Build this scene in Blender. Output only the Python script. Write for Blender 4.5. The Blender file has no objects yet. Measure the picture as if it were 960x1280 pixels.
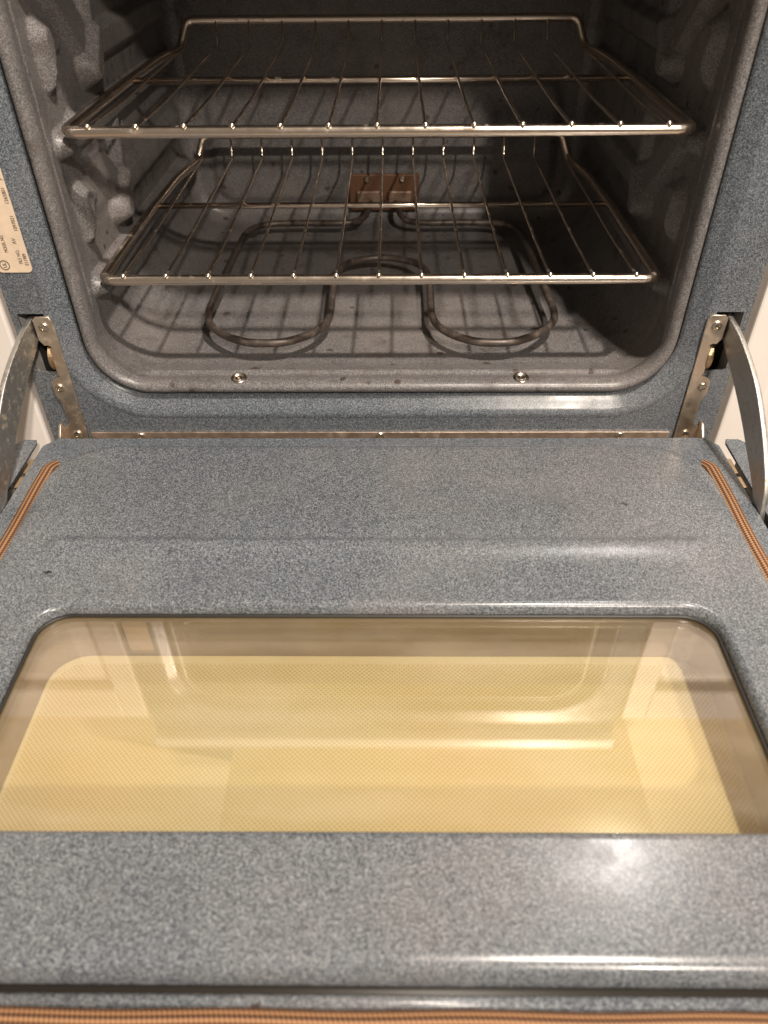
import bpy, bmesh, math, random
import numpy as np
from mathutils import Matrix, Vector

random.seed(4)
scene = bpy.context.scene
COL = scene.collection

# ------------------------------------------------------------------ camera
cam_d = bpy.data.cameras.new('camera')
cam = bpy.data.objects.new('camera', cam_d)
COL.objects.link(cam)
cam_d.sensor_fit = 'VERTICAL'
cam_d.sensor_height = 36.0
cam_d.lens = 941.6 / 1280 * 36
cam_d.clip_start = 0.01
cam_d.clip_end = 60
CAM_POS = Vector((0.0111, -0.57, 0.40))
right = (0.9999400765, 0.0082930504, -0.0071462354)
up = (0.0000449259, 0.6496710868, 0.7602154148)
back = (0.0109472073, -0.7601701811, 0.6496317837)
cam.matrix_world = Matrix(((right[0], up[0], back[0], CAM_POS[0]),
                           (right[1], up[1], back[1], CAM_POS[1]),
                           (right[2], up[2], back[2], CAM_POS[2]),
                           (0, 0, 0, 1)))
cam_d.dof.use_dof = True
cam_d.dof.focus_distance = 0.66
cam_d.dof.aperture_fstop = 7.0
scene.camera = cam

# ------------------------------------------------------------------ world and lamps (warm kitchen lamps)
world = bpy.data.worlds.new('World')
scene.world = world
world.use_nodes = True
bgn = world.node_tree.nodes['Background']
bgn.inputs[0].default_value = (1.0, 0.84, 0.68, 1)
bgn.inputs[1].default_value = 0.20


def area_lamp(name, loc, target, size, power, color):
    d = bpy.data.lights.new(name, 'AREA')
    d.shape = 'DISK'
    d.size = size
    d.energy = power
    d.color = color
    o = bpy.data.objects.new(name, d)
    COL.objects.link(o)
    o.location = loc
    o.rotation_euler = (Vector(target) - Vector(loc)).to_track_quat('-Z', 'Y').to_euler()
    return o


area_lamp('ceiling_lamp', (0.50, -0.72, 1.92), (0, -0.1, 0.05), 0.085, 48, (1.0, 0.885, 0.775))
area_lamp('ceiling_lamp', (0.80, -2.05, 1.66), (0, 0.1, 0.1), 0.10, 42, (1.0, 0.875, 0.75))
area_lamp('hood_lamp', (0.50, 0.20, 1.275), (0.2, -0.3, 0.0), 0.06, 3.6, (1.0, 0.95, 0.90))

scene.view_settings.view_transform = 'Standard'
scene.view_settings.look = 'None'
scene.view_settings.gamma = 1
scene.view_settings.exposure = 0.0
scene.render.engine = 'CYCLES'

# ------------------------------------------------------------------ materials
MATS = {}


def new_mat(name):
    m = bpy.data.materials.new(name)
    m.use_nodes = True
    nt = m.node_tree
    for n in list(nt.nodes):
        nt.nodes.remove(n)
    out = nt.nodes.new('ShaderNodeOutputMaterial')
    return m, nt, out


def N(nt, kind, **kw):
    n = nt.nodes.new(kind)
    for k, v in kw.items():
        if k in n.inputs:
            n.inputs[k].default_value = v
        else:
            setattr(n, k, v)
    return n


def ramp(nt, src, stops):
    r = nt.nodes.new('ShaderNodeValToRGB')
    e = r.color_ramp.elements
    while len(e) < len(stops):
        e.new(0.5)
    for el, (p, c) in zip(e, stops):
        el.position = p
        el.color = c if len(c) == 4 else (*c, 1)
    nt.links.new(src, r.inputs[0])
    return r


def mixc(nt, fac, a, b, mode='MIX'):
    m = nt.nodes.new('ShaderNodeMix')
    m.data_type = 'RGBA'
    m.blend_type = mode
    for sock, v in ((m.inputs[0], fac), (m.inputs[6], a), (m.inputs[7], b)):
        if hasattr(v, 'is_linked'):
            nt.links.new(v, sock)
        elif isinstance(v, (int, float)):
            sock.default_value = v
        else:
            sock.default_value = (*v, 1)
    return m.outputs[2]


def enamel(name, dark, mid, light, rough=0.24, smear=(0.42, 0.36, 0.33), smear_amt=0.25, grime=0.0, scale=780, soil=None):
    m, nt, out = new_mat(name)
    tc = N(nt, 'ShaderNodeTexCoord')
    v1 = N(nt, 'ShaderNodeTexVoronoi', Scale=scale, Randomness=1.0)
    v2 = N(nt, 'ShaderNodeTexVoronoi', Scale=scale * 0.62, Randomness=1.0)
    n3 = N(nt, 'ShaderNodeTexNoise', Scale=7.0, Detail=4.0, Roughness=0.6)
    n4 = N(nt, 'ShaderNodeTexNoise', Scale=34.0, Detail=5.0, Roughness=0.65)
    for n in (v1, v2, n3, n4):
        nt.links.new(tc.outputs['Object'], n.inputs['Vector'])
    s1 = N(nt, 'ShaderNodeSeparateColor')
    nt.links.new(v1.outputs['Color'], s1.inputs[0])
    s2 = N(nt, 'ShaderNodeSeparateColor')
    nt.links.new(v2.outputs['Color'], s2.inputs[0])
    r1 = ramp(nt, s1.outputs[0], [(0.05, dark), (0.55, mid), (0.95, light)])
    r2 = ramp(nt, s2.outputs[1], [(0.80, (0, 0, 0)), (0.90, (0.30, 0.30, 0.30))])
    col = mixc(nt, r2.outputs[0], r1.outputs[0], tuple(min(1, c * 1.1) for c in light))
    r3 = ramp(nt, s2.outputs[2], [(0.74, (0, 0, 0)), (0.84, (0.28, 0.28, 0.28))])
    col = mixc(nt, r3.outputs[0], col, dark)
    sm = ramp(nt, n3.outputs['Fac'], [(0.46, (0, 0, 0)), (0.72, (smear_amt,) * 3)])
    col = mixc(nt, sm.outputs[0], col, smear)
    if grime:
        gm = ramp(nt, n4.outputs['Fac'], [(0.52, (0, 0, 0)), (0.74, (grime,) * 3)])
        col = mixc(nt, gm.outputs[0], col, (0.06, 0.04, 0.03))
    if soil:
        # sparse baked-on specks and a few longer drips
        vo = N(nt, 'ShaderNodeTexVoronoi', Scale=soil[0], Randomness=1.0)
        nd = N(nt, 'ShaderNodeTexNoise', Scale=90.0, Detail=3.0)
        nt.links.new(tc.outputs['Object'], nd.inputs['Vector'])
        wa = N(nt, 'ShaderNodeVectorMath', operation='MULTIPLY_ADD')
        nt.links.new(nd.outputs['Color'], wa.inputs[0])
        wa.inputs[1].default_value = (0.012, 0.012, 0.012)
        nt.links.new(tc.outputs['Object'], wa.inputs[2])
        nt.links.new(wa.outputs[0], vo.inputs['Vector'])
        sp_ = ramp(nt, vo.outputs['Distance'], [(soil[1], (0.8, 0.8, 0.8)), (soil[1] * 1.5, (0, 0, 0))])
        sel = N(nt, 'ShaderNodeSeparateColor')
        nt.links.new(vo.outputs['Color'], sel.inputs[0])
        keep = ramp(nt, sel.outputs[0], [(soil[2], (0, 0, 0)), (soil[2] + 0.05, (1, 1, 1))])
        mk = mixc(nt, 1.0, sp_.outputs[0], keep.outputs[0], 'MULTIPLY')
        col = mixc(nt, mk, col, (0.055, 0.035, 0.025))
    b = N(nt, 'ShaderNodeBsdfPrincipled')
    nt.links.new(col, b.inputs['Base Color'])
    rr = ramp(nt, n4.outputs['Fac'], [(0.3, (rough * 0.8,) * 3), (0.75, (rough * 1.5,) * 3)])
    nt.links.new(rr.outputs[0], b.inputs['Roughness'])
    bp = N(nt, 'ShaderNodeBump', Strength=0.12, Distance=0.0005)
    nt.links.new(n4.outputs['Fac'], bp.inputs['Height'])
    nt.links.new(bp.outputs[0], b.inputs['Normal'])
    nt.links.new(b.outputs[0], out.inputs[0])
    MATS[name] = m
    return m


enamel('door_enamel', (0.036, 0.045, 0.056), (0.100, 0.115, 0.132), (0.30, 0.318, 0.335), rough=0.22, smear_amt=0.16, grime=0.12, scale=1950, soil=(26.0, 0.05, 0.84))
enamel('frame_enamel', (0.034, 0.045, 0.058), (0.094, 0.112, 0.132), (0.27, 0.295, 0.318), rough=0.25, smear_amt=0.12, grime=0.06, scale=1950)
enamel('cavity_enamel', (0.066, 0.063, 0.064), (0.138, 0.131, 0.131), (0.30, 0.288, 0.284), rough=0.34, scale=1950, soil=(46.0, 0.12, 0.58), smear=(0.30, 0.26, 0.23),
       smear_amt=0.35, grime=0.55)


def metal(name, col, rough, metallic=1.0, spot=None, spot_pos=(0.55, 0.68), spot_scale=160, bump=0.0):
    m, nt, out = new_mat(name)
    tc = N(nt, 'ShaderNodeTexCoord')
    b = N(nt, 'ShaderNodeBsdfPrincipled', Metallic=metallic)
    n1 = N(nt, 'ShaderNodeTexNoise', Scale=spot_scale, Detail=5.0, Roughness=0.65)
    nt.links.new(tc.outputs['Object'], n1.inputs['Vector'])
    if spot:
        rp = ramp(nt, n1.outputs['Fac'], [(spot_pos[0], (0, 0, 0)), (spot_pos[1], (1, 1, 1))])
        c = mixc(nt, rp.outputs[0], col, spot)
        nt.links.new(c, b.inputs['Base Color'])
        inv = ramp(nt, rp.outputs[0], [(0, (metallic,) * 3), (1, (0.2 * metallic,) * 3)])
        nt.links.new(inv.outputs[0], b.inputs['Metallic'])
    else:
        v = ramp(nt, n1.outputs['Fac'], [(0.3, tuple(c * 0.82 for c in col)), (0.7, col)])
        nt.links.new(v.outputs[0], b.inputs['Base Color'])
    rr = ramp(nt, n1.outputs['Fac'], [(0.3, (rough * 0.75,) * 3), (0.7, (min(1, rough * 1.35),) * 3)])
    nt.links.new(rr.outputs[0], b.inputs['Roughness'])
    if bump:
        bp = N(nt, 'ShaderNodeBump', Strength=bump, Distance=0.001)
        nt.links.new(n1.outputs['Fac'], bp.inputs['Height'])
        nt.links.new(bp.outputs[0], b.inputs['Normal'])
    nt.links.new(b.outputs[0], out.inputs[0])
    MATS[name] = m
    return m


metal('rack_chrome', (0.90, 0.78, 0.66), 0.20, spot=(0.34, 0.23, 0.15), spot_pos=(0.60, 0.80), spot_scale=70)
metal('bracket_steel', (0.80, 0.69, 0.57), 0.40, spot=(0.36, 0.25, 0.15), spot_pos=(0.56, 0.78), spot_scale=90)
metal('strip_steel', (0.82, 0.68, 0.57), 0.42)
metal('screw_steel', (0.75, 0.66, 0.54), 0.26)
metal('arm_steel', (0.52, 0.51, 0.48), 0.44, spot=(0.40, 0.32, 0.22), spot_pos=(0.58, 0.66), spot_scale=210, bump=0.25)
metal('brass_clip', (0.60, 0.44, 0.28), 0.40)
metal('element_sheath', (0.085, 0.068, 0.058), 0.42, metallic=0.35, spot=(0.16, 0.12, 0.09), spot_pos=(0.5, 0.7), spot_scale=120)
metal('clamp_metal', (0.34, 0.24, 0.17), 0.5, metallic=0.6, spot=(0.15, 0.08, 0.05), spot_pos=(0.45, 0.65), spot_scale=140)
metal('rusty_plate', (0.17, 0.085, 0.045), 0.55, metallic=0.4, spot=(0.14, 0.06, 0.03), spot_pos=(0.48, 0.66), spot_scale=110)


def plain(name, col, rough=0.5, var=0.08, scale=30, spec=0.5):
    m, nt, out = new_mat(name)
    tc = N(nt, 'ShaderNodeTexCoord')
    b = N(nt, 'ShaderNodeBsdfPrincipled', Roughness=rough)
    b.inputs['Specular IOR Level'].default_value = spec
    n1 = N(nt, 'ShaderNodeTexNoise', Scale=scale, Detail=4.0)
    nt.links.new(tc.outputs['Object'], n1.inputs['Vector'])
    v = ramp(nt, n1.outputs['Fac'], [(0.3, tuple(c * (1 - var) for c in col)), (0.7, tuple(min(1, c * (1 + var)) for c in col))])
    nt.links.new(v.outputs[0], b.inputs['Base Color'])
    nt.links.new(b.outputs[0], out.inputs[0])
    MATS[name] = m
    return m


plain('black_void', (0.012, 0.011, 0.010), 0.8)  # near-black; also paints the shade inside the hinge slots
plain('seal_and_shade_black', (0.02, 0.017, 0.013), 0.45)  # real seals and crumb, plus painted shade in the panel-end gap
plain('cabinet_white', (0.86, 0.81, 0.765), 0.42, var=0.03, scale=8)
plain('range_white', (0.70, 0.68, 0.65), 0.35, var=0.03)
plain('label_paper', (0.80, 0.64, 0.48), 0.5, var=0.07, scale=120)
plain('label_ink', (0.05, 0.035, 0.03), 0.6)
plain('well_steel', (0.34, 0.29, 0.26), 0.4, var=0.15, scale=18)
plain('hood_cream', (0.78, 0.66, 0.46), 0.4, var=0.03)
plain('floor_tile', (0.30, 0.24, 0.18), 0.5)


def window_glass():
    m, nt, out = new_mat('window_glass')
    tr = N(nt, 'ShaderNodeBsdfTransparent')
    tr.inputs[0].default_value = (0.980, 0.962, 0.89, 1)
    gl = N(nt, 'ShaderNodeBsdfGlossy', Roughness=0.012)
    gl.inputs[0].default_value = (1.0, 0.93, 0.90, 1)
    ge = N(nt, 'ShaderNodeNewGeometry')
    dt = N(nt, 'ShaderNodeVectorMath', operation='DOT_PRODUCT')
    nt.links.new(ge.outputs['Normal'], dt.inputs[0])
    nt.links.new(ge.outputs['Incoming'], dt.inputs[1])
    ab = N(nt, 'ShaderNodeMath', operation='ABSOLUTE')
    nt.links.new(dt.outputs['Value'], ab.inputs[0])
    sub = N(nt, 'ShaderNodeMath', operation='SUBTRACT')
    sub.inputs[0].default_value = 1.0
    nt.links.new(ab.outputs[0], sub.inputs[1])
    pw = N(nt, 'ShaderNodeMath', operation='POWER')
    nt.links.new(sub.outputs[0], pw.inputs[0])
    pw.inputs[1].default_value = 5.0
    ma = N(nt, 'ShaderNodeMath', operation='MULTIPLY_ADD')
    nt.links.new(pw.outputs[0], ma.inputs[0])
    ma.inputs[1].default_value = 0.92
    ma.inputs[2].default_value = 0.125
    mx = N(nt, 'ShaderNodeMixShader')
    nt.links.new(ma.outputs[0], mx.inputs[0])
    nt.links.new(tr.outputs[0], mx.inputs[1])
    nt.links.new(gl.outputs[0], mx.inputs[2])
    tc = N(nt, 'ShaderNodeTexCoord')
    mp = N(nt, 'ShaderNodeMapping')
    mp.inputs['Scale'].default_value = (9.0, 34.0, 9.0)
    mp.inputs['Rotation'].default_value = (0, 0, math.radians(18))
    nt.links.new(tc.outputs['Object'], mp.inputs['Vector'])
    dn = N(nt, 'ShaderNodeTexNoise', Scale=1.0, Detail=6.0, Roughness=0.62)
    nt.links.new(mp.outputs[0], dn.inputs['Vector'])
    dr = ramp(nt, dn.outputs['Fac'], [(0.42, (0.012,) * 3), (0.72, (0.085,) * 3)])
    df = N(nt, 'ShaderNodeBsdfDiffuse')
    df.inputs[0].default_value = (0.72, 0.66, 0.58, 1)
    m2 = N(nt, 'ShaderNodeMixShader')
    nt.links.new(dr.outputs[0], m2.inputs[0])
    nt.links.new(mx.outputs[0], m2.inputs[1])
    nt.links.new(df.outputs[0], m2.inputs[2])
    nt.links.new(m2.outputs[0], out.inputs[0])
    MATS['window_glass'] = m


window_glass()


def dotted_glass():
    m, nt, out = new_mat('dotted_glass')
    tc = N(nt, 'ShaderNodeTexCoord')
    mp = N(nt, 'ShaderNodeMapping')
    mp.inputs['Rotation'].default_value = (0, 0, math.radians(45))
    nt.links.new(tc.outputs['Object'], mp.inputs['Vector'])
    vo = N(nt, 'ShaderNodeTexVoronoi', Scale=440.0, Randomness=0.0)
    vo.voronoi_dimensions = '2D'
    nt.links.new(mp.outputs[0], vo.inputs['Vector'])
    dots = ramp(nt, vo.outputs['Distance'], [(0.26, (1, 1, 1)), (0.36, (0, 0, 0))])
    n1 = N(nt, 'ShaderNodeTexNoise', Scale=3.2, Detail=3.0)
    nt.links.new(tc.outputs['Object'], n1.inputs['Vector'])
    base = ramp(nt, n1.outputs['Fac'], [(0.36, (0.66, 0.63, 0.43)), (0.50, (0.70, 0.63, 0.41)), (0.64, (0.73, 0.60, 0.39))])
    col = mixc(nt, dots.outputs[0], base.outputs[0], (0.47, 0.38, 0.23))
    b = N(nt, 'ShaderNodeBsdfPrincipled', Roughness=0.16)
    nt.links.new(col, b.inputs['Base Color'])
    nt.links.new(b.outputs[0], out.inputs[0])
    MATS['dotted_glass'] = m


dotted_glass()
plain('cream_border', (0.68, 0.61, 0.43), 0.18, var=0.03, scale=6)


def gasket_mat():
    m, nt, out = new_mat('gasket_braid')
    uv = N(nt, 'ShaderNodeUVMap')
    sep = N(nt, 'ShaderNodeSeparateXYZ')
    nt.links.new(uv.outputs[0], sep.inputs[0])
    # u: stitches along the length, v: rows around

    def wave(src, freq):
        a = N(nt, 'ShaderNodeMath', operation='MULTIPLY')
        nt.links.new(src, a.inputs[0])
        a.inputs[1].default_value = freq
        s = N(nt, 'ShaderNodeMath', operation='SINE')
        nt.links.new(a.outputs[0], s.inputs[0])
        return s.outputs[0]
    kn = N(nt, 'ShaderNodeMath', operation='MULTIPLY_ADD')
    nt.links.new(sep.outputs[1], kn.inputs[0])
    kn.inputs[1].default_value = 0.5
    nt.links.new(sep.outputs[0], kn.inputs[2])
    w1 = wave(kn.outputs[0], 2 * math.pi)
    w2 = wave(sep.outputs[1], 2 * math.pi)
    mul = N(nt, 'ShaderNodeMath', operation='MULTIPLY_ADD')
    nt.links.new(w1, mul.inputs[0])
    mul.inputs[1].default_value = 0.75
    nt.links.new(w2, mul.inputs[2])
    sc = N(nt, 'ShaderNodeMath', operation='MULTIPLY_ADD')
    nt.links.new(mul.outputs[0], sc.inputs[0])
    sc.inputs[1].default_value = 0.4
    sc.inputs[2].default_value = 0.5
    r = ramp(nt, sc.outputs[0], [(0.10, (0.040, 0.016, 0.008)), (0.45, (0.17, 0.075, 0.030)), (0.95, (0.46, 0.245, 0.115))])
    b = N(nt, 'ShaderNodeBsdfPrincipled', Roughness=0.6)
    nt.links.new(r.outputs[0], b.inputs['Base Color'])
    bp = N(nt, 'ShaderNodeBump', Strength=0.7, Distance=0.0008)
    nt.links.new(sc.outputs[0], bp.inputs['Height'])
    nt.links.new(bp.outputs[0], b.inputs['Normal'])
    nt.links.new(b.outputs[0], out.inputs[0])
    MATS['gasket_braid'] = m


gasket_mat()

# ------------------------------------------------------------------ mesh helpers
PLOC = {}


def link(name, mesh, mat, parent=None, smooth=False):
    o = bpy.data.objects.new(name, mesh)
    COL.objects.link(o)
    if mat:
        mesh.materials.clear()
        mesh.materials.append(MATS[mat])
    if smooth:
        mesh.polygons.foreach_set('use_smooth', [True] * len(mesh.polygons))
    if parent:
        o.parent = parent
        root = parent
        while root.parent:
            root = root.parent
        if root is parent and parent.type == 'EMPTY':
            o.matrix_parent_inverse = Matrix.Translation(-parent.location)
    return o


def empty(name, loc, label, cat, group=None):
    o = bpy.data.objects.new(name, None)
    COL.objects.link(o)
    o.location = loc
    o.empty_display_size = 0.05
    o['label'] = label
    o['category'] = cat
    if group:
        o['group'] = group
    return o


def mesh_from(verts, faces, name='mesh'):
    me = bpy.data.meshes.new(name)
    me.from_pydata([tuple(v) for v in verts], [], faces)
    me.update()
    return me


def bm_mesh(bm, name='mesh'):
    me = bpy.data.meshes.new(name)
    bmesh.ops.recalc_face_normals(bm, faces=bm.faces[:])
    bm.to_mesh(me)
    bm.free()
    return me


def add_box(bm, x0, x1, y0, y1, z0, z1, bev=0.0, seg=2):
    r = bmesh.ops.create_cube(bm, size=1.0)
    vs = r['verts']
    for v in vs:
        v.co.x = x0 + (v.co.x + 0.5) * (x1 - x0)
        v.co.y = y0 + (v.co.y + 0.5) * (y1 - y0)
        v.co.z = z0 + (v.co.z + 0.5) * (z1 - z0)
    if bev:
        es = list({e for v in vs for e in v.link_edges})
        bmesh.ops.bevel(bm, geom=es, offset=bev, segments=seg, affect='EDGES', profile=0.5)


def box(name, dims, mat, parent=None, bev=0.0):
    bm = bmesh.new()
    add_box(bm, *dims, bev=bev)
    return link(name, bm_mesh(bm), mat, parent)


def loft(rings, closed_ring=True, flip=False):
    n = len(rings[0])
    verts = [p for r in rings for p in r]
    faces = []
    for k in range(len(rings) - 1):
        for i in range(n if closed_ring else n - 1):
            j = (i + 1) % n
            f = (k * n + i, k * n + j, (k + 1) * n + j, (k + 1) * n + i)
            faces.append(f[::-1] if flip else f)
    return verts, faces


def smooth_path(pts, per=8, closed=False):
    """Catmull-Rom through pts"""
    P = [Vector(p) for p in pts]
    n = len(P)
    out = []
    rng = range(n if closed else n - 1)
    for i in rng:
        p1, p2 = P[i], P[(i + 1) % n]
        p0 = P[i - 1] if (closed or i > 0) else p1 * 2 - p2
        p3 = P[(i + 2) % n] if (closed or i + 2 < n) else p2 * 2 - p1
        for k in range(per):
            t = k / per
            out.append(0.5 * ((2 * p1) + (-p0 + p2) * t + (2 * p0 - 5 * p1 + 4 * p2 - p3) * t * t
                              + (-p0 + 3 * p1 - 3 * p2 + p3) * t ** 3))
    if not closed:
        out.append(P[-1])
    return out


def fillet_path(pts, rad, seg=6, closed=False):
    """polyline with rounded corners; rad number or list"""
    P = [Vector(p) for p in pts]
    n = len(P)
    out = []
    for i in range(n):
        if not closed and i in (0, n - 1):
            out.append(P[i])
            continue
        a, b, c = P[i - 1], P[i], P[(i + 1) % n]
        r = rad[i] if isinstance(rad, (list, tuple)) else rad
        d1, d2 = (a - b), (c - b)
        l = min(r, d1.length * 0.49, d2.length * 0.49)
        s, e = b + d1.normalized() * l, b + d2.normalized() * l
        for k in range(seg + 1):
            t = k / seg
            out.append(s * (1 - t) ** 2 + b * 2 * t * (1 - t) + e * t * t)
    return out


def tube(path, radius, seg=10, closed=False, caps=True):
    P = [Vector(p) for p in path]
    n = len(P)
    T = []
    for i in range(n):
        if closed:
            t = P[(i + 1) % n] - P[i - 1]
        else:
            t = P[min(i + 1, n - 1)] - P[max(i - 1, 0)]
        T.append(t.normalized())
    ref = Vector((0, 0, 1)) if abs(T[0].z) < 0.9 else Vector((1, 0, 0))
    u = (ref - T[0] * ref.dot(T[0])).normalized()
    rings = []
    for i in range(n):
        u = (u - T[i] * u.dot(T[i])).normalized()
        w = T[i].cross(u)
        r = radius(i / (n - 1)) if callable(radius) else radius
        rings.append([P[i] + (u * math.cos(a) + w * math.sin(a)) * r
                      for a in [2 * math.pi * k / seg for k in range(seg)]])
    if closed:
        rings.append(rings[0])
    v, f = loft(rings)
    if caps and not closed:
        f.append(tuple(range(seg))[::-1])
        b = (n - 1) * seg
        f.append(tuple(range(b, b + seg)))
    return v, f


def tube_obj(name, path, radius, mat, parent=None, seg=10, closed=False):
    v, f = tube(path, radius, seg, closed)
    return link(name, mesh_from(v, f), mat, parent, smooth=True)


def rrect(x0, x1, z0, z1, r, ns=(1, 1, 1, 1), nc=10):
    """rounded rectangle, counter-clockwise from bottom edge; r = number or (bl? all)"""
    if not isinstance(r, (tuple, list)):
        r = (r, r, r, r)            # br, tr, tl, bl
    pts = []

    def edge(a, b, n):
        for k in range(n):
            t = k / n
            pts.append((a[0] + (b[0] - a[0]) * t, a[1] + (b[1] - a[1]) * t))

    def corner(cx, cz, rad, a0):
        for k in range(nc):
            a = a0 + math.pi / 2 * k / nc
            pts.append((cx + rad * math.cos(a), cz + rad * math.sin(a)))
    edge((x0 + r[3], z0), (x1 - r[0], z0), ns[0])
    corner(x1 - r[0], z0 + r[0], r[0], -math.pi / 2)
    edge((x1, z0 + r[0]), (x1, z1 - r[1]), ns[1])
    corner(x1 - r[1], z1 - r[1], r[1], 0)
    edge((x1 - r[1], z1), (x0 + r[2], z1), ns[2])
    corner(x0 + r[2], z1 - r[2], r[2], math.pi / 2)
    edge((x0, z1 - r[2]), (x0, z0 + r[3]), ns[3])
    corner(x0 + r[3], z0 + r[3], r[3], math.pi)
    return pts


def flat_plate(loops, thick, bev=0.0):
    """2D curve with holes -> mesh in local XY, thickness along Z (centred)"""
    cu = bpy.data.curves.new('outline', 'CURVE')
    cu.dimensions = '2D'
    cu.fill_mode = 'BOTH'
    cu.extrude = thick / 2
    cu.bevel_depth = bev
    cu.bevel_resolution = 1
    for lp in loops:
        s = cu.splines.new('POLY')
        s.points.add(len(lp) - 1)
        for p, c in zip(s.points, lp):
            p.co = (c[0], c[1], 0, 1)
        s.use_cyclic_u = True
    o = bpy.data.objects.new('outline', cu)
    COL.objects.link(o)
    dg = bpy.context.evaluated_depsgraph_get()
    me = bpy.data.meshes.new_from_object(o.evaluated_get(dg))
    bpy.data.objects.remove(o)
    bpy.data.curves.remove(cu)
    return me


def remap(me, fn):
    for v in me.vertices:
        v.co = fn(v.co)
    me.update()
    return me


XZ = lambda y: (lambda c: (c.x, y + c.z, c.y))         # plate in the X-Z plane
YZ = lambda x: (lambda c: (x + c.z, c.x, c.y))         # plate in the Y-Z plane
XY = lambda z: (lambda c: (c.x, c.y, z + c.z))

# ------------------------------------------------------------------ the oven
FLOOR_Z = -0.42
oven = empty('oven', (0, 0.25, FLOOR_Z),
             'open electric oven with blue grey speckled enamel and its door folded down', 'oven')

# -- front frame: flat sheet with hinge slots, and the pressed lip round the opening
BW, ZB, ZT, RC = 0.2522, 0.0455, 0.455, 0.052


def opening(o, y, ns, nc=16):
    """ring round the cavity mouth, o = outward offset"""
    rb = max(0.02, RC + o)
    rt = max(0.02, 0.05 + o)
    return [Vector((x, y, z)) for x, z in
            rrect(-BW - o, BW + o, ZB - o, ZT + o, (rb, rt, rt, rb), ns, nc)]


outer = [(-0.301, 0.0), (0.301, 0.0), (0.301, 0.515), (-0.301, 0.515)]
hole = [(p.x, p.z) for p in opening(0.021, 0, (20, 20, 20, 20))]
slotL = fillet_path([(-0.2955, 0.072), (-0.2735, 0.072), (-0.2735, 0.1255), (-0.2955, 0.1255)], 0.003, 3, True)
slotL = [(p[0], p[1]) for p in [(q.x, q.y) for q in [Vector((a[0], a[1], 0)) for a in slotL]]] if False else \
    [(-0.2955, 0.074), (-0.2935, 0.072), (-0.2735, 0.072), (-0.2735, 0.1255), (-0.2945, 0.1255), (-0.2955, 0.1245)]
slotR = [(-x, z) for x, z in slotL][::-1]
me = remap(flat_plate([outer, hole, slotL, slotR], 0.0012), XZ(0.0006))
frame = link('front_frame', me, 'frame_enamel', oven)
ns = (60, 60, 30, 60)
prof = [(0.0215, 0.0000), (0.019, -0.0006), (0.016, -0.0002), (0.0125, 0.0020), (0.008, 0.0052), (0.004, 0.0075),
        (0.0015, 0.0095), (0.0005, 0.013)]
v, f = loft([opening(o, y, ns) for o, y in prof])
link('frame_rim', mesh_from(v, f), 'frame_enamel', oven, True)
# dark seam between frame and liner
v, f = loft([opening(o, y, ns) for o, y in [(0.0012, 0.0105), (0.0, 0.0125), (-0.0022, 0.0115), (-0.0022, 0.016)]])
link('seam_seal', mesh_from(v, f), 'seal_and_shade_black', oven, True)

# -- pressed cavity liner with rack guides
LV = (0.141, 0.254, 0.367)


def sstep(a, b, x):
    t = np.clip((x - a) / (b - a), 0, 1)
    return t * t * (3 - 2 * t)


def capsule(y, z, a, b, ra, rb, h, e):
    ay, az = a
    dy, dz = b[0] - a[0], b[1] - a[1]
    L2 = dy * dy + dz * dz + 1e-12
    t = np.clip(((y - ay) * dy + (z - az) * dz) / L2, 0, 1)
    d = np.hypot(y - (ay + t * dy), z - (az + t * dz))
    r = ra + (rb - ra) * t
    q = np.clip((e - (d - r)) / (2 * e), 0, 1)
    return h * (0.8 * q + 0.2 * q * q * (3 - 2 * q))


def smax(a, b, k=0.003):
    hh = np.clip(0.5 + 0.5 * (a - b) / k, 0, 1)
    return b + (a - b) * hh + k * hh * (1 - hh) * 0.5


def wall_bumps(y, z):
    d = np.zeros_like(y)
    for zr in LV:
        d = np.maximum(d, capsule(y, z, (0.052, zr - 0.0145), (0.44, zr - 0.0145), 0.0085, 0.0085, 0.0130, 0.0030))
        d = np.maximum(d, capsule(y, z, (0.180, zr + 0.034), (0.44, zr + 0.034), 0.012, 0.012, 0.009, 0.0040))
        # slanted shoulder running down to the nose of the upper guide
        d = np.maximum(d, capsule(y, z, (0.092, zr + 0.096), (0.148, zr + 0.042), 0.016, 0.016, 0.0085, 0.0045))
        d = np.maximum(d, capsule(y, z, (0.180, zr + 0.100), (0.168, zr + 0.052), 0.004, 0.009, 0.0115, 0.0050))
        d = np.maximum(d, capsule(y, z, (0.163, zr + 0.046), (0.146, zr + 0.0215), 0.009, 0.0125, 0.0175, 0.0055))
        # wedge-shaped stop near the mouth
        d = np.maximum(d, capsule(y, z, (0.068, zr + 0.052), (0.064, zr + 0.024), 0.0130, 0.0025, 0.0110, 0.0055))
        d = np.maximum(d, capsule(y, z, (0.066, zr + 0.056), (0.094, zr + 0.048), 0.0080, 0.0070, 0.0060, 0.0040))
        d = smax(d, capsule(y, z, (0.027, zr - 0.008), (0.030, zr - 0.013), 0.002, 0.002, 0.0035, 0.004))
    d = d + 0.0018 * np.exp(-((y - 0.026) / 0.0022) ** 2)
    return d


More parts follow.
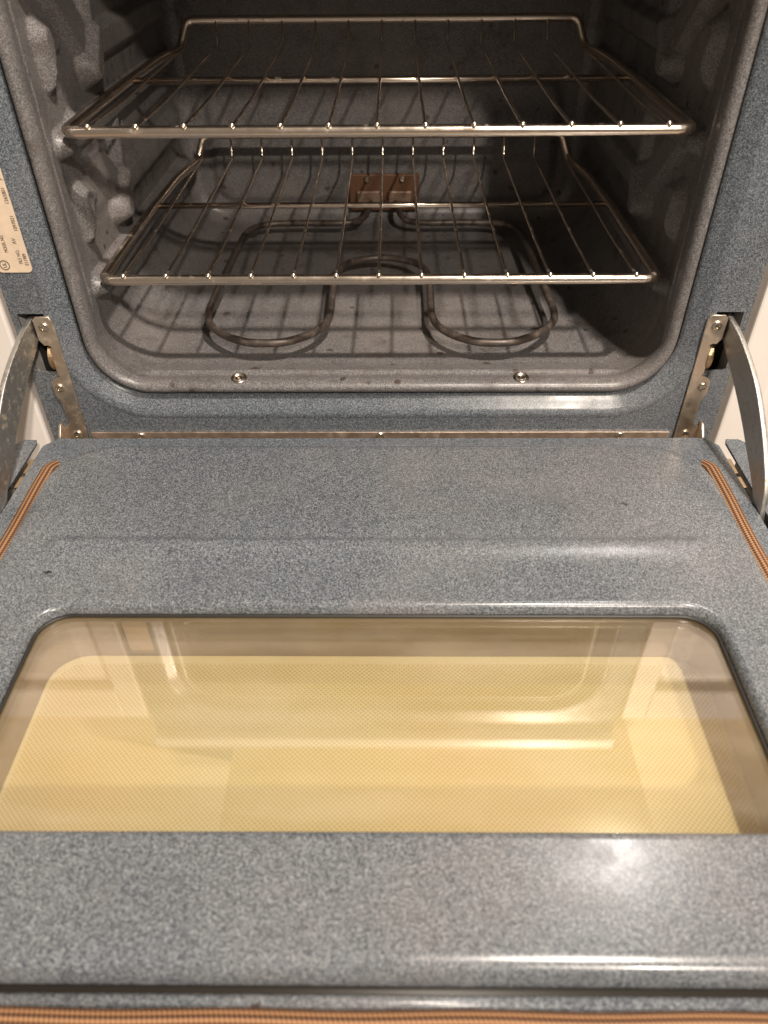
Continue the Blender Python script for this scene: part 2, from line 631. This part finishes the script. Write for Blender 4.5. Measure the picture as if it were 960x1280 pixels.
LNS = (150, 290, 30, 290)
lprof = [(-0.0005, 0.0135), (-0.0010, 0.0085), (-0.0028, 0.0045), (-0.0060, 0.0026), (-0.0092, 0.0040), (-0.0112, 0.0075), (-0.0118, 0.012),
         (-0.0112, 0.017), (-0.0098, 0.0205), (-0.0088, 0.0225)]
ys = [0.0245 + 0.0014 * i for i in range(128)] + list(np.linspace(0.206, 0.415, 60))
for y in ys:
    lprof.append((-0.0085 + 0.0045 * min(1, max(0, (y - 0.024) / 0.03)), y))
lprof += [(-0.0045, 0.421), (-0.0075, 0.429), (-0.0135, 0.434), (-0.020, 0.4352)]
rings = []
for o, y in lprof:
    ring = opening(o, y, LNS, 18)
    A = np.array([(p.x, p.z) for p in ring])
    yy = np.full(len(A), y)
    if 0.02 < y < 0.43:
        nb = LNS[0]
        side = np.abs(A[:, 0]) > BW - 0.02
        bump = wall_bumps(yy, A[:, 1]) * side * sstep(0.43, 0.40, yy) * sstep(0.42, 0.39, A[:, 1]) * sstep(0.10, 0.125, A[:, 1])
        A[:, 0] -= np.sign(A[:, 0]) * bump
        fl = A[:, 1] < ZB + 0.03
        A[:, 1] += fl * (0.0042 * np.exp(-((y - 0.0285) / 0.0046) ** 2) * sstep(0.218, 0.205, np.abs(A[:, 0]))
                         + 0.0016 * sstep(0.035, 0.05, yy) * sstep(0.20, 0.19, np.abs(A[:, 0])) * 0)
    rings.append([(a[0], y, a[1]) for a in A])
v, f = loft(rings, flip=False)
liner = link('cavity_liner', mesh_from(v, f), 'cavity_enamel', oven, True)
# -- back wall with a pressed field
nx, nz = 120, 100
X, Z = np.meshgrid(np.linspace(-0.235, 0.235, nx), np.linspace(0.062, 0.438, nz))
qx, qz = np.abs(X) - 0.19, np.abs(Z - 0.142) - 0.045
sd = np.hypot(np.maximum(qx, 0), np.maximum(qz, 0)) + np.minimum(np.maximum(qx, qz), 0) - 0.022
Yb = 0.4353 - 0.0065 * sstep(0.004, -0.004, sd)
vs = [(float(a), float(b), float(c)) for a, b, c in zip(X.ravel(), Yb.ravel(), Z.ravel())]
fs = [(j * nx + i, j * nx + i + 1, (j + 1) * nx + i + 1, (j + 1) * nx + i) for j in range(nz - 1) for i in range(nx - 1)]
link('back_panel', mesh_from(vs, fs), 'cavity_enamel', oven, True)

# -- outer body (white painted range carcass)
bm = bmesh.new()
add_box(bm, -0.3012, -0.2985, 0.0025, 0.60, FLOOR_Z, 0.513)
add_box(bm, 0.2985, 0.3012, 0.0025, 0.60, FLOOR_Z, 0.513)
add_box(bm, -0.2980, 0.2980, 0.595, 0.60, FLOOR_Z, 0.513)
add_box(bm, -0.305, 0.305, -0.012, 0.602, 0.516, 0.540, 0.004)
link('range_body', bm_mesh(bm), 'range_white', oven)
box('storage_drawer', (-0.299, 0.299, -0.010, 0.02, FLOOR_Z + 0.06, -0.06), 'range_white', oven, 0.004)
bm = bmesh.new()
add_box(bm, -0.2975, 0.2975, 0.008, 0.014, -0.40, -0.001)
link('lower_panel', bm_mesh(bm), 'black_void', oven)
for s in (-1, 1):
    bm = bmesh.new()
    x0, x1 = sorted((s * 0.2640, s * 0.2975))
    add_box(bm, x0, x1, 0.0205, 0.0225, 0.03, 0.16)
    link('slot_shade_sheet', bm_mesh(bm), 'black_void', oven)  # black sheet painted in place of the shade behind the hinge slot


# -- screws
def screw_mesh(r, h, cross=True):
    bm = bmesh.new()
    prof = [(r, 0), (r, h * 0.45), (r * 0.86, h * 0.8), (r * 0.55, h), (r * 0.42, h), (r * 0.40, h * 0.55), (r * 0.001, h * 0.55)]
    seg = 20
    rr = []
    for q, z in prof:
        rr.append([bm.verts.new((q * math.cos(2 * math.pi * k / seg), q * math.sin(2 * math.pi * k / seg), z)) for k in range(seg)])
    for a, b in zip(rr, rr[1:]):
        for k in range(seg):
            bm.faces.new((a[k], a[(k + 1) % seg], b[(k + 1) % seg], b[k]))
    if cross:
        add_box(bm, -r * 0.46, r * 0.46, -r * 0.07, r * 0.07, h * 0.5, h * 0.72)
        add_box(bm, -r * 0.07, r * 0.07, -r * 0.46, r * 0.46, h * 0.5, h * 0.72)
    return bm_mesh(bm, 'screw')


SCREW = screw_mesh(0.0042, 0.0020)
SCREW.materials.append(MATS['screw_steel'])


def put_screw(loc, nrm, parent, name='screw', spin=0.4, mesh=None):
    o = bpy.data.objects.new(name, mesh or SCREW)
    COL.objects.link(o)
    q = Vector(nrm).to_track_quat('Z', 'Y')
    o.parent = parent
    if parent.parent is None and parent.type == 'EMPTY':
        o.matrix_parent_inverse = Matrix.Translation(-parent.location)
    o.location = loc
    o.rotation_euler = (q @ Matrix.Rotation(spin, 3, 'Z').to_quaternion()).to_euler()
    return o


# cup washers + screws on the cavity sill
CUP = None
for i, sx in enumerate((-0.1248, 0.1248)):
    bm = bmesh.new()
    seg = 28
    prof = [(0.0073, 0.0), (0.0071, 0.0014), (0.0060, 0.0021), (0.0050, 0.0015), (0.0042, 0.0004)]
    rr = [[bm.verts.new((q * math.cos(2 * math.pi * k / seg), q * math.sin(2 * math.pi * k / seg), z)) for k in range(seg)] for q, z in prof]
    for a, b in zip(rr, rr[1:]):
        for k in range(seg):
            bm.faces.new((a[k], a[(k + 1) % seg], b[(k + 1) % seg], b[k]))
    bm.faces.new(rr[-1])
    me = bm_mesh(bm)
    o = link('sill_screw', me, 'screw_steel', oven, True)
    o.location = (sx, 0.0135, 0.0565)
    o.rotation_euler = (math.radians(8), 0, 0)
    c = put_screw((0, 0, 0.0002), (0, 0, 1), o, 'screw_head', 0.3 + i)
    c.scale = (0.85, 0.85, 0.7)

# -- trim strip along the hinge line
bm = bmesh.new()
add_box(bm, -0.2645, 0.2625, -0.0022, -0.0002, -0.012, 0.0100, 0.0004)
strip = link('trim_strip', bm_mesh(bm), 'strip_steel', oven)
for sx in (-0.2190, 0.0, 0.2177):
    put_screw((sx, -0.0022, 0.0060), (0, -1, 0), strip, 'screw', random.random() * 3)

# -- hinge brackets on the frame
brk = [(-0.2675, 0.0), (-0.2675, 0.120), (-0.2700, 0.1235), (-0.2805, 0.1235), (-0.2830, 0.121), (-0.2830, 0.103), (-0.2800, 0.0985),
       (-0.2765, 0.0985), (-0.2748, 0.0975), (-0.2745, 0.0955), (-0.2765, 0.0935), (-0.2765, 0.0705), (-0.2750, 0.0680),
       (-0.2780, 0.0672), (-0.2825, 0.0655), (-0.2845, 0.0620), (-0.2845, 0.0500), (-0.2815, 0.0440), (-0.2805, 0.0200), (-0.2870, 0.0150), (-0.2890, 0.0)]
for s in (-1, 1):
    pts = [(x * -s, z) for x, z in brk]
    if s > 0:
        pts = pts[::-1]
    me = remap(flat_plate([pts], 0.0016, 0.0003), XZ(-0.0014))
    b = link('hinge_bracket', me, 'bracket_steel', oven)
    for (x, z) in ((0.2757, 0.1148), (0.2793, 0.0572), (0.2763, 0.0085)):
        put_screw((s * x, -0.0024, z), (0, -1, 0), b, 'screw', random.random() * 3)
    # folded tab at the foot of the bracket
    me = remap(flat_plate([[(-0.001, 0.0), (-0.016, 0.0), (-0.0145, 0.012), (-0.006, 0.021), (-0.001, 0.021)]], 0.0016, 0.0003), YZ(s * 0.2882))
    link('tab', me, 'bracket_steel', b)
    # roller inside the slot
    vv, ff = tube([(s * 0.2760, 0.008, 0.0835), (s * 0.2800, 0.008, 0.0835)], 0.0125, 32)
    link('roller', mesh_from(vv, ff), 'brass_clip', b, False)

# -- rating label on the frame
lab = [(x, z) for x, z in rrect(-0.2985, -0.2705, 0.1608, 0.352, 0.004, (1, 1, 1, 1), 5)]
label_o = link('rating_label', remap(flat_plate([lab], 0.0004), XZ(-0.0004)), 'label_paper', oven)


def text_mesh(body, size):
    cu = bpy.data.curves.new('text', 'FONT')
    cu.body = body
    cu.size = size
    cu.align_x = 'LEFT'
    cu.extrude = 0.00006
    o = bpy.data.objects.new('text', cu)
    COL.objects.link(o)
    dg = bpy.context.evaluated_depsgraph_get()
    me = bpy.data.meshes.new_from_object(o.evaluated_get(dg))
    bpy.data.objects.remove(o)
    bpy.data.curves.remove(cu)
    return me


def label_text(body, x_base, z_start, length, size=None):
    me = text_mesh(body, 0.004)
    w = max(v.co.x for v in me.vertices)
    kx = length / w
    ky = (size / 0.004) if size else 1
    remap(me, lambda c: (x_base - c.y * ky, -0.00068 - c.z, z_start + c.x * kx))
    link('lettering', me, 'label_ink', label_o)


label_text('MODEL NO.', -0.2850, 0.1768, 0.0135)
label_text('FILE NO.', -0.2765, 0.1676, 0.0112)
label_text('E11989', -0.2722, 0.1664, 0.0094)
label_text('AV', -0.2765, 0.1832, 0.0046)
label_text('1097021', -0.2722, 0.1928, 0.0116)
label_text('1265801', -0.2722, 0.2130, 0.0116)
label_text('JMP24', -0.2722, 0.2300, 0.0080)
label_text('VOLTS', -0.2850, 0.2010, 0.0080)
bm = bmesh.new()
vv, ff = tube([(-0.2912 + 0.0036 * math.cos(a), -0.0007, 0.1668 + 0.0036 * math.sin(a)) for a in [2 * math.pi * k / 28 for k in range(28)]],
              0.0003, 6, True)
link('emblem_ring', mesh_from(vv, ff), 'label_ink', label_o)
label_text('UL', -0.2898, 0.1646, 0.0042, 0.0042)

# -- bake element
EZ = 0.0700
ep = [(-0.014, 0.436, 0.078), (-0.0165, 0.410, 0.0745), (-0.026, 0.375, EZ), (-0.048, 0.3615, EZ), (-0.100, 0.3615, EZ), (-0.142, 0.357, EZ),
      (-0.162, 0.332, EZ), (-0.1655, 0.28, EZ), (-0.1680, 0.18, EZ), (-0.1680, 0.110, EZ), (-0.153, 0.078, EZ), (-0.128, 0.0585, EZ),
      (-0.106, 0.0540, EZ), (-0.083, 0.0585, EZ), (-0.060, 0.078, EZ), (-0.0500, 0.106, EZ), (-0.0500, 0.160, EZ), (-0.0490, 0.205, EZ),
      (-0.036, 0.238, EZ), (0.0, 0.2530, EZ)]
mir = [(-x, y, z) for x, y, z in ep[:-1]][::-1]
path = smooth_path(ep + mir, 9)
elem = tube_obj('bake_element', path, 0.0037, 'element_sheath', oven, 12)
bm = bmesh.new()
add_box(bm, -0.043, 0.045, 0.4225, 0.4265, 0.064, 0.1085, 0.0015)
mp_ = link('mounting_plate', bm_mesh(bm), 'rusty_plate', elem)
for x0 in (-0.034, 0.006):
    bm = bmesh.new()
    add_box(bm, x0, x0 + 0.030, 0.4165, 0.4228, 0.070, 0.090, 0.002)
    link('terminal_clamp', bm_mesh(bm), 'clamp_metal', elem)
for sx in (-0.0205, 0.0240):
    c = put_screw((sx, 0.4225, 0.1030), (0, -1, 0), elem, 'bolt', 0.2)
    c.scale = (1.0, 1.0, 2.4)
# ------------------------------------------------------------------ the folded-down door (part of the oven)
DZ = 0.024                      # flange plane
PZ = 0.0345                     # raised panel plane
half = [(0.2800, -0.0315), (0.2895, -0.0425), (0.2905, -0.1600), (0.2930, -0.1640), (0.2972, -0.1640), (0.2972, -0.0385), (0.2990, -0.0335),
        (0.3090, -0.0335), (0.3150, -0.0400), (0.3150, -0.5050)]
outl = half + [(-x, y) for x, y in half][::-1]
hole = [(x, y) for x, y in rrect(-0.2235, 0.2235, -0.3890, -0.2345, 0.023, (1, 1, 1, 1), 10)]
door = link('door', remap(flat_plate([outl, hole], 0.0016, 0.0004), XY(DZ - 0.0012)), 'frame_enamel', oven)
# outer skin of the door: sides and underside
bm = bmesh.new()
add_box(bm, -0.3145, -0.3120, -0.504, -0.0375, -0.036, DZ - 0.0026)
add_box(bm, 0.3120, 0.3145, -0.504, -0.0375, -0.036, DZ - 0.0026)
add_box(bm, -0.3115, 0.3115, -0.5045, -0.5020, -0.036, DZ - 0.0026)
add_box(bm, -0.2790, 0.2790, -0.0350, -0.0325, -0.036, DZ - 0.0026)
add_box(bm, -0.3145, 0.3145, -0.5045, -0.0325, -0.0395, -0.0365)
link('outer_skin', bm_mesh(bm), 'range_white', door)

# raised inner panel
DNS = (110, 60, 110, 60)


def lerp_ring(t, y_off=0):
    pass


def pring(x, y0, y1, r):
    return np.array(rrect(-x, x, y0, y1, r, DNS, 14))


P_OUT = (0.2655, -0.4508, -0.0535, 0.050)
P_WIN = (0.2195, -0.3855, -0.2375, 0.021)


def panel_z(x, y):
    ax = np.abs(x)
    z = np.full_like(x, PZ)
    # pressed ridge above the window
    endw = sstep(0.240, 0.226, ax)
    z += endw * 0.0034 * np.exp(-((y + 0.1770) / np.where(y > -0.1770, 0.0042, 0.0125)) ** 2)
    # very shallow crown of the sheet
    z += 0.0006 * np.sin(x * 9 + 1.0) * np.sin(y * 13)
    # dish around the sides
    z += 0.0016 * np.exp(-((ax - 0.207) / 0.012) ** 2) * sstep(-0.16, -0.13, y) * sstep(-0.05, -0.075, y) * 0.6
    return z


rings = []
edge = [(0.0030, -0.0145), (0.0026, -0.0115), (0.0018, -0.0075), (0.0, -0.0040), (-0.0022, -0.0016), (-0.0050, -0.0004)]
for o, dz in edge:
    R = pring(P_OUT[0] + o, P_OUT[1] - o, P_OUT[2] + o, P_OUT[3] + o)
    z = panel_z(R[:, 0], R[:, 1])
    rings.append([(a[0], a[1], zz + dz) for a, zz in zip(R, z)])
inn = pring(P_OUT[0] - 0.0085, P_OUT[1] + 0.0085, P_OUT[2] - 0.0085, P_OUT[3] - 0.0085)
win = pring(P_WIN[0] + 0.0056, P_WIN[1] - 0.0056, P_WIN[2] + 0.0056, P_WIN[3] + 0.0056)
M = 84
for k in range(M + 1):
    t = k / M
    R = inn * (1 - t) + win * t
    z = panel_z(R[:, 0], R[:, 1])
    rings.append([(a[0], a[1], zz) for a, zz in zip(R, z)])
for o, dz in [(0.0036, -0.0004), (0.0021, -0.0015), (0.0010, -0.0034), (0.0004, -0.0064), (0.0, -0.0100)]:
    R = pring(P_WIN[0] + o, P_WIN[1] - o, P_WIN[2] + o, P_WIN[3] + o)
    z = panel_z(R[:, 0], R[:, 1])
    rings.append([(a[0], a[1], zz + dz) for a, zz in zip(R, z)])
v, f = loft(rings)
link('inner_panel', mesh_from(v, f), 'door_enamel', door, True)

bm = bmesh.new()
bmesh.ops.create_icosphere(bm, subdivisions=2, radius=1.0)
for vv_ in bm.verts:
    k_ = 1 + 0.25 * math.sin(vv_.co.x * 5 + vv_.co.y * 3)
    vv_.co = (-0.2245 + vv_.co.x * 0.0032 * k_, -0.2060 + vv_.co.y * 0.0019 * k_, PZ + vv_.co.z * 0.0005)
link('burnt_crumb', bm_mesh(bm), 'seal_and_shade_black', door, True)

# window: seal, inner pane, well, dotted outer pane
GZ = 0.0255
sp = [(x, y, GZ + 0.0006) for x, y in rrect(-P_WIN[0] + 0.0006, P_WIN[0] - 0.0006, P_WIN[1] - 0.0022, P_WIN[2] - 0.0006, 0.0204, (30, 20, 30, 20), 12)]
tube_obj('window_seal', sp, 0.0014, 'seal_and_shade_black', door, 8, True)
pane = [(x, y) for x, y in rrect(-0.2230, 0.2230, -0.3885, -0.2350, 0.023, (1, 1, 1, 1), 10)]
link('window_pane', remap(flat_plate([pane], 0.0030), XY(GZ - 0.0018)), 'window_glass', door)
WZ = -0.0215
v, f = loft([[(x, y, z) for x, y in rrect(-0.2233 - o, 0.2233 + o, -0.3888 - o, -0.2347 + o, 0.023 + o, (40, 20, 40, 20), 12)]
             for o, z in ((0.0, 0.0218), (0.0, 0.006), (0.0035, 0.004), (0.0035, -0.012), (0.0015, -0.0165), (0.0015, WZ + 0.0004))])
link('window_well', mesh_from(v, f), 'well_steel', door, True)
op = [(x, y) for x, y in rrect(-0.2300, 0.2300, -0.3960, -0.2300, 0.026, (1, 1, 1, 1), 10)]
ohole = [(x, y) for x, y in rrect(-0.2220, 0.2220, -0.3880, -0.2400, 0.020, (1, 1, 1, 1), 10)]
link('outer_pane_border', remap(flat_plate([op, ohole], 0.003), XY(WZ - 0.0015)), 'cream_border', door)
link('outer_pane', remap(flat_plate([ohole], 0.003), XY(WZ - 0.0019)), 'dotted_glass', door)

# braided gasket round the panel
gp = rrect(-0.2728, 0.2728, -0.4690, -0.0475, 0.030, (220, 170, 220, 170), 40)
n = len(gp)
seg = 20
rows = 12
verts, uvl, acc = [], [], 0.0
P = [Vector((x, y, 0)) for x, y in gp]
for i in range(n + 1):
    p = P[i % n]
    t = (P[(i + 1) % n] - P[(i - 1) % n]).normalized()
    nr = Vector((t.y, -t.x, 0))
    if i:
        acc += (P[i % n] - P[i - 1]).length
    wob = 0.0004 * math.sin(acc * 60)
    for k in range(seg):
        a = 2 * math.pi * k / seg
        rr_ = 1 + 0.035 * math.cos(a * rows)
        verts.append(p + nr * (math.cos(a) * 0.0066 * rr_ + wob) + Vector((0, 0, DZ - 0.0008 + math.sin(a) * 0.0040 * rr_ - 0.0042 * float(sstep(-0.078, -0.056, p.y))  + 0.0016 * (p.y < -0.44))))
        uvl.append((acc / 0.0022, k / seg * rows))
faces = []
for i in range(n):
    for k in range(seg):
        j = (k + 1) % seg
        faces.append((i * seg + k, i * seg + j, (i + 1) * seg + j, (i + 1) * seg + k))
me = mesh_from(verts, faces)
uvlay = me.uv_layers.new(name='UVMap')
for poly in me.polygons:
    ks = [me.loops[l].vertex_index % seg for l in poly.loop_indices]
    wrap = (0 in ks) and (seg - 1 in ks)
    for l in poly.loop_indices:
        vi = me.loops[l].vertex_index
        u, w = uvl[vi]
        if wrap and vi % seg == 0:
            w = rows
        uvlay.data[l].uv = (u, w)
link('gasket', me, 'gasket_braid', door, True)
tube_obj('groove_shade_strip', [(-0.258, -0.4550, DZ - 0.0012), (0.258, -0.4550, DZ - 0.0012)], 0.0028, 'seal_and_shade_black', door, 10)  # black tube stands in for the shade of the gap behind the lip
# turned-up lip of the flange between panel and gasket at the handle end
lp = [(-0.262, -0.4593, DZ - 0.0005), (0.262, -0.4593, DZ - 0.0005)]
tube_obj('flange_lip', lp, 0.0030, 'door_enamel', door, 12)

# hinge arms and the clips in the door slots
arm_out = [(0.026, 0.1195), (0.001, 0.1205), (-0.0314, 0.1130), (-0.0662, 0.0978), (-0.0925, 0.0780), (-0.110, 0.0610), (-0.125, 0.0430), (-0.1325, 0.0240), (-0.137, 0.006)]
arm_in = [(-0.125, 0.006), (-0.1195, 0.0230), (-0.1045, 0.0380), (-0.0850, 0.0520), (-0.0655, 0.0660), (-0.0370, 0.0830), (-0.005, 0.0995), (0.012, 0.1085), (0.026, 0.1120)]
ao = [(p.x, p.y) for p in smooth_path([(a, b, 0) for a, b in arm_out], 8)]
ai = [(p.x, p.y) for p in smooth_path([(a, b, 0) for a, b in arm_in], 8)]
for s in (-1, 1):
    me = remap(flat_plate([ao + ai], 0.0030, 0.0006), YZ(0.0))

    def bend(c, s=s):
        # arm kinks sideways where it enters the frame slot
        k = max(0.0, min(1.0, (c.y + 0.12) / 0.12))
        return (s * (0.2930 - 0.0065 * k) + c.x, c.y, c.z)
    remap(me, bend)
    link('hinge_arm', me, 'arm_steel', door)
    for (ya, yb, zz) in ((-0.058, -0.078, 0.0215), (-0.083, -0.097, 0.0218)):
        x0, x1 = sorted((s * 0.2898, s * 0.2950))
        bm = bmesh.new()
        add_box(bm, x0, x1, yb, ya, 0.004, zz, 0.0006)
        link('hinge_clip', bm_mesh(bm), 'brass_clip', door)
    x0, x1 = sorted((s * 0.2800, s * 0.3005))
    bm = bmesh.new()
    add_box(bm, x0, x1, -0.168, -0.036, 0.006, 0.008)
    link('slot_shade_floor', bm_mesh(bm), 'black_void', door)  # black sheet stands in for the shade down in the door slot

# ------------------------------------------------------------------ oven racks (rest on the guides)
WX = [-0.2115 + 0.03525 * i for i in range(13)]


def make_rack(zr, label):
    r = empty('oven_rack', (0, 0.2, zr), label, 'oven rack', 'chrome wire racks in the oven')
    z = zr
    half = [(0.0, 0.030, z), (0.2305, 0.030, z), (0.2305, 0.20, z), (0.2270, 0.300, z), (0.2165, 0.366, z), (0.2075, 0.377, z + 0.0250), (0.0, 0.377, z + 0.0252)]
    pth = half[1:-1] + [(-x, y, q) for x, y, q in half[1:-1]][::-1]
    pth = fillet_path(pth, [0.011, 0.02, 0.02, 0.008, 0.008, 0.008, 0.008, 0.02, 0.02, 0.011], 7, True)
    tube_obj('rim', pth, 0.0043, 'rack_chrome', r, 12, True)
    tube_obj('crossbar', [(-0.2355, 0.218, z - 0.0022), (0.2355, 0.218, z - 0.0022)], 0.0030, 'rack_chrome', r, 10)
    wp = fillet_path([(0, 0.0262, z + 0.0040), (0, 0.034, z + 0.0034), (0, 0.12, z + 0.0012), (0, 0.218, z + 0.0018), (0, 0.3685, z + 0.0010), (0, 0.3750, z + 0.0280)],
                     [0, 0.004, 0.02, 0.02, 0.006, 0], 5)
    wv, wf = tube(wp, 0.00135, 8)
    wm = mesh_from(wv, wf, 'rack_wire')
    # rounded, flattened weld blob where the wire meets the front bar
    for x in WX:
        o = link('wire', wm, 'rack_chrome', r, True)
        o.location.x = x
    bl = bmesh.new()
    bmesh.ops.create_uvsphere(bl, u_segments=10, v_segments=6, radius=0.0026)
    blm = bm_mesh(bl)
    for x in WX:
        o = link('weld', blm, 'screw_steel', r, True)
        o.location = (x, 0.0292, z + 0.0040)
    return r


make_rack(LV[1], 'upper chrome wire oven rack, seen against the dark back wall')
make_rack(LV[0], 'lower chrome wire oven rack just above the heating element')


# ------------------------------------------------------------------ neighbouring cabinets and floor
def cabinet(s, label):
    c = empty('kitchen_cabinet', (s * 0.50, 0.30, FLOOR_Z), label, 'cabinet', 'white cabinets flanking the oven')
    a, b = sorted((s * 0.3065, s * 0.72))
    box('carcass', (a, b, 0.022, 0.60, FLOOR_Z, 0.50), 'cabinet_white', c)
    # framed door: stiles, rails, bevelled panel
    bm = bmesh.new()
    i0, i1 = sorted((s * 0.3075, s * 0.3380))
    o0, o1 = sorted((s * 0.665, s * 0.715))
    m0, m1 = sorted((s * 0.3382, s * 0.6648))
    add_box(bm, i0, i1, 0.001, 0.0215, FLOOR_Z + 0.08, 0.49, 0.002)
    add_box(bm, o0, o1, 0.001, 0.0215, FLOOR_Z + 0.08, 0.49, 0.002)
    add_box(bm, m0, m1, 0.001, 0.0215, FLOOR_Z + 0.08, FLOOR_Z + 0.14, 0.002)
    add_box(bm, m0, m1, 0.001, 0.0215, 0.43, 0.49, 0.002)
    d = link('cabinet_door', bm_mesh(bm), 'cabinet_white', c)
    ra = [(m0, 0.0125, FLOOR_Z + 0.14), (m1, 0.0125, FLOOR_Z + 0.14), (m1, 0.0125, 0.43), (m0, 0.0125, 0.43)]
    k = 0.028
    rb = [(m0 + k, 0.0045, FLOOR_Z + 0.14 + k), (m1 - k, 0.0045, FLOOR_Z + 0.14 + k), (m1 - k, 0.0045, 0.43 - k), (m0 + k, 0.0045, 0.43 - k)]
    v, f = loft([ra, rb])
    f.append((4, 5, 6, 7))
    link('raised_panel', mesh_from(v, f), 'cabinet_white', d)
    return c


cabinet(-1, 'white painted cabinet beside the oven frame that carries the rating label')
cabinet(1, 'white painted cabinet on the oven side without a rating label')

# range hood over the cooker (seen only mirrored in the window pane) and the wall behind
hood = empty('range_hood', (0.11, 0.60, 1.29), 'cream range hood with a lit lamp, mirrored in the oven window', 'range hood')
box('hood_body', (-0.38, 0.60, 0.16, 0.60, 1.29, 1.62), 'hood_cream', hood, 0.006)
box('vent_grille', (0.13, 0.27, 0.156, 0.1605, 1.325, 1.365), 'well_steel', hood, 0.001)
box('switch_panel', (0.44, 0.575, 0.156, 0.1605, 1.31, 1.42), 'range_white', hood, 0.001)
wl = box('wall', (-1.6, 1.6, 0.605, 0.66, FLOOR_Z, 2.3), 'hood_cream')
wl['kind'] = 'structure'

fl = box('floor', (-1.6, 1.6, -1.8, 0.9, FLOOR_Z - 0.02, FLOOR_Z), 'floor_tile')
fl['kind'] = 'structure'
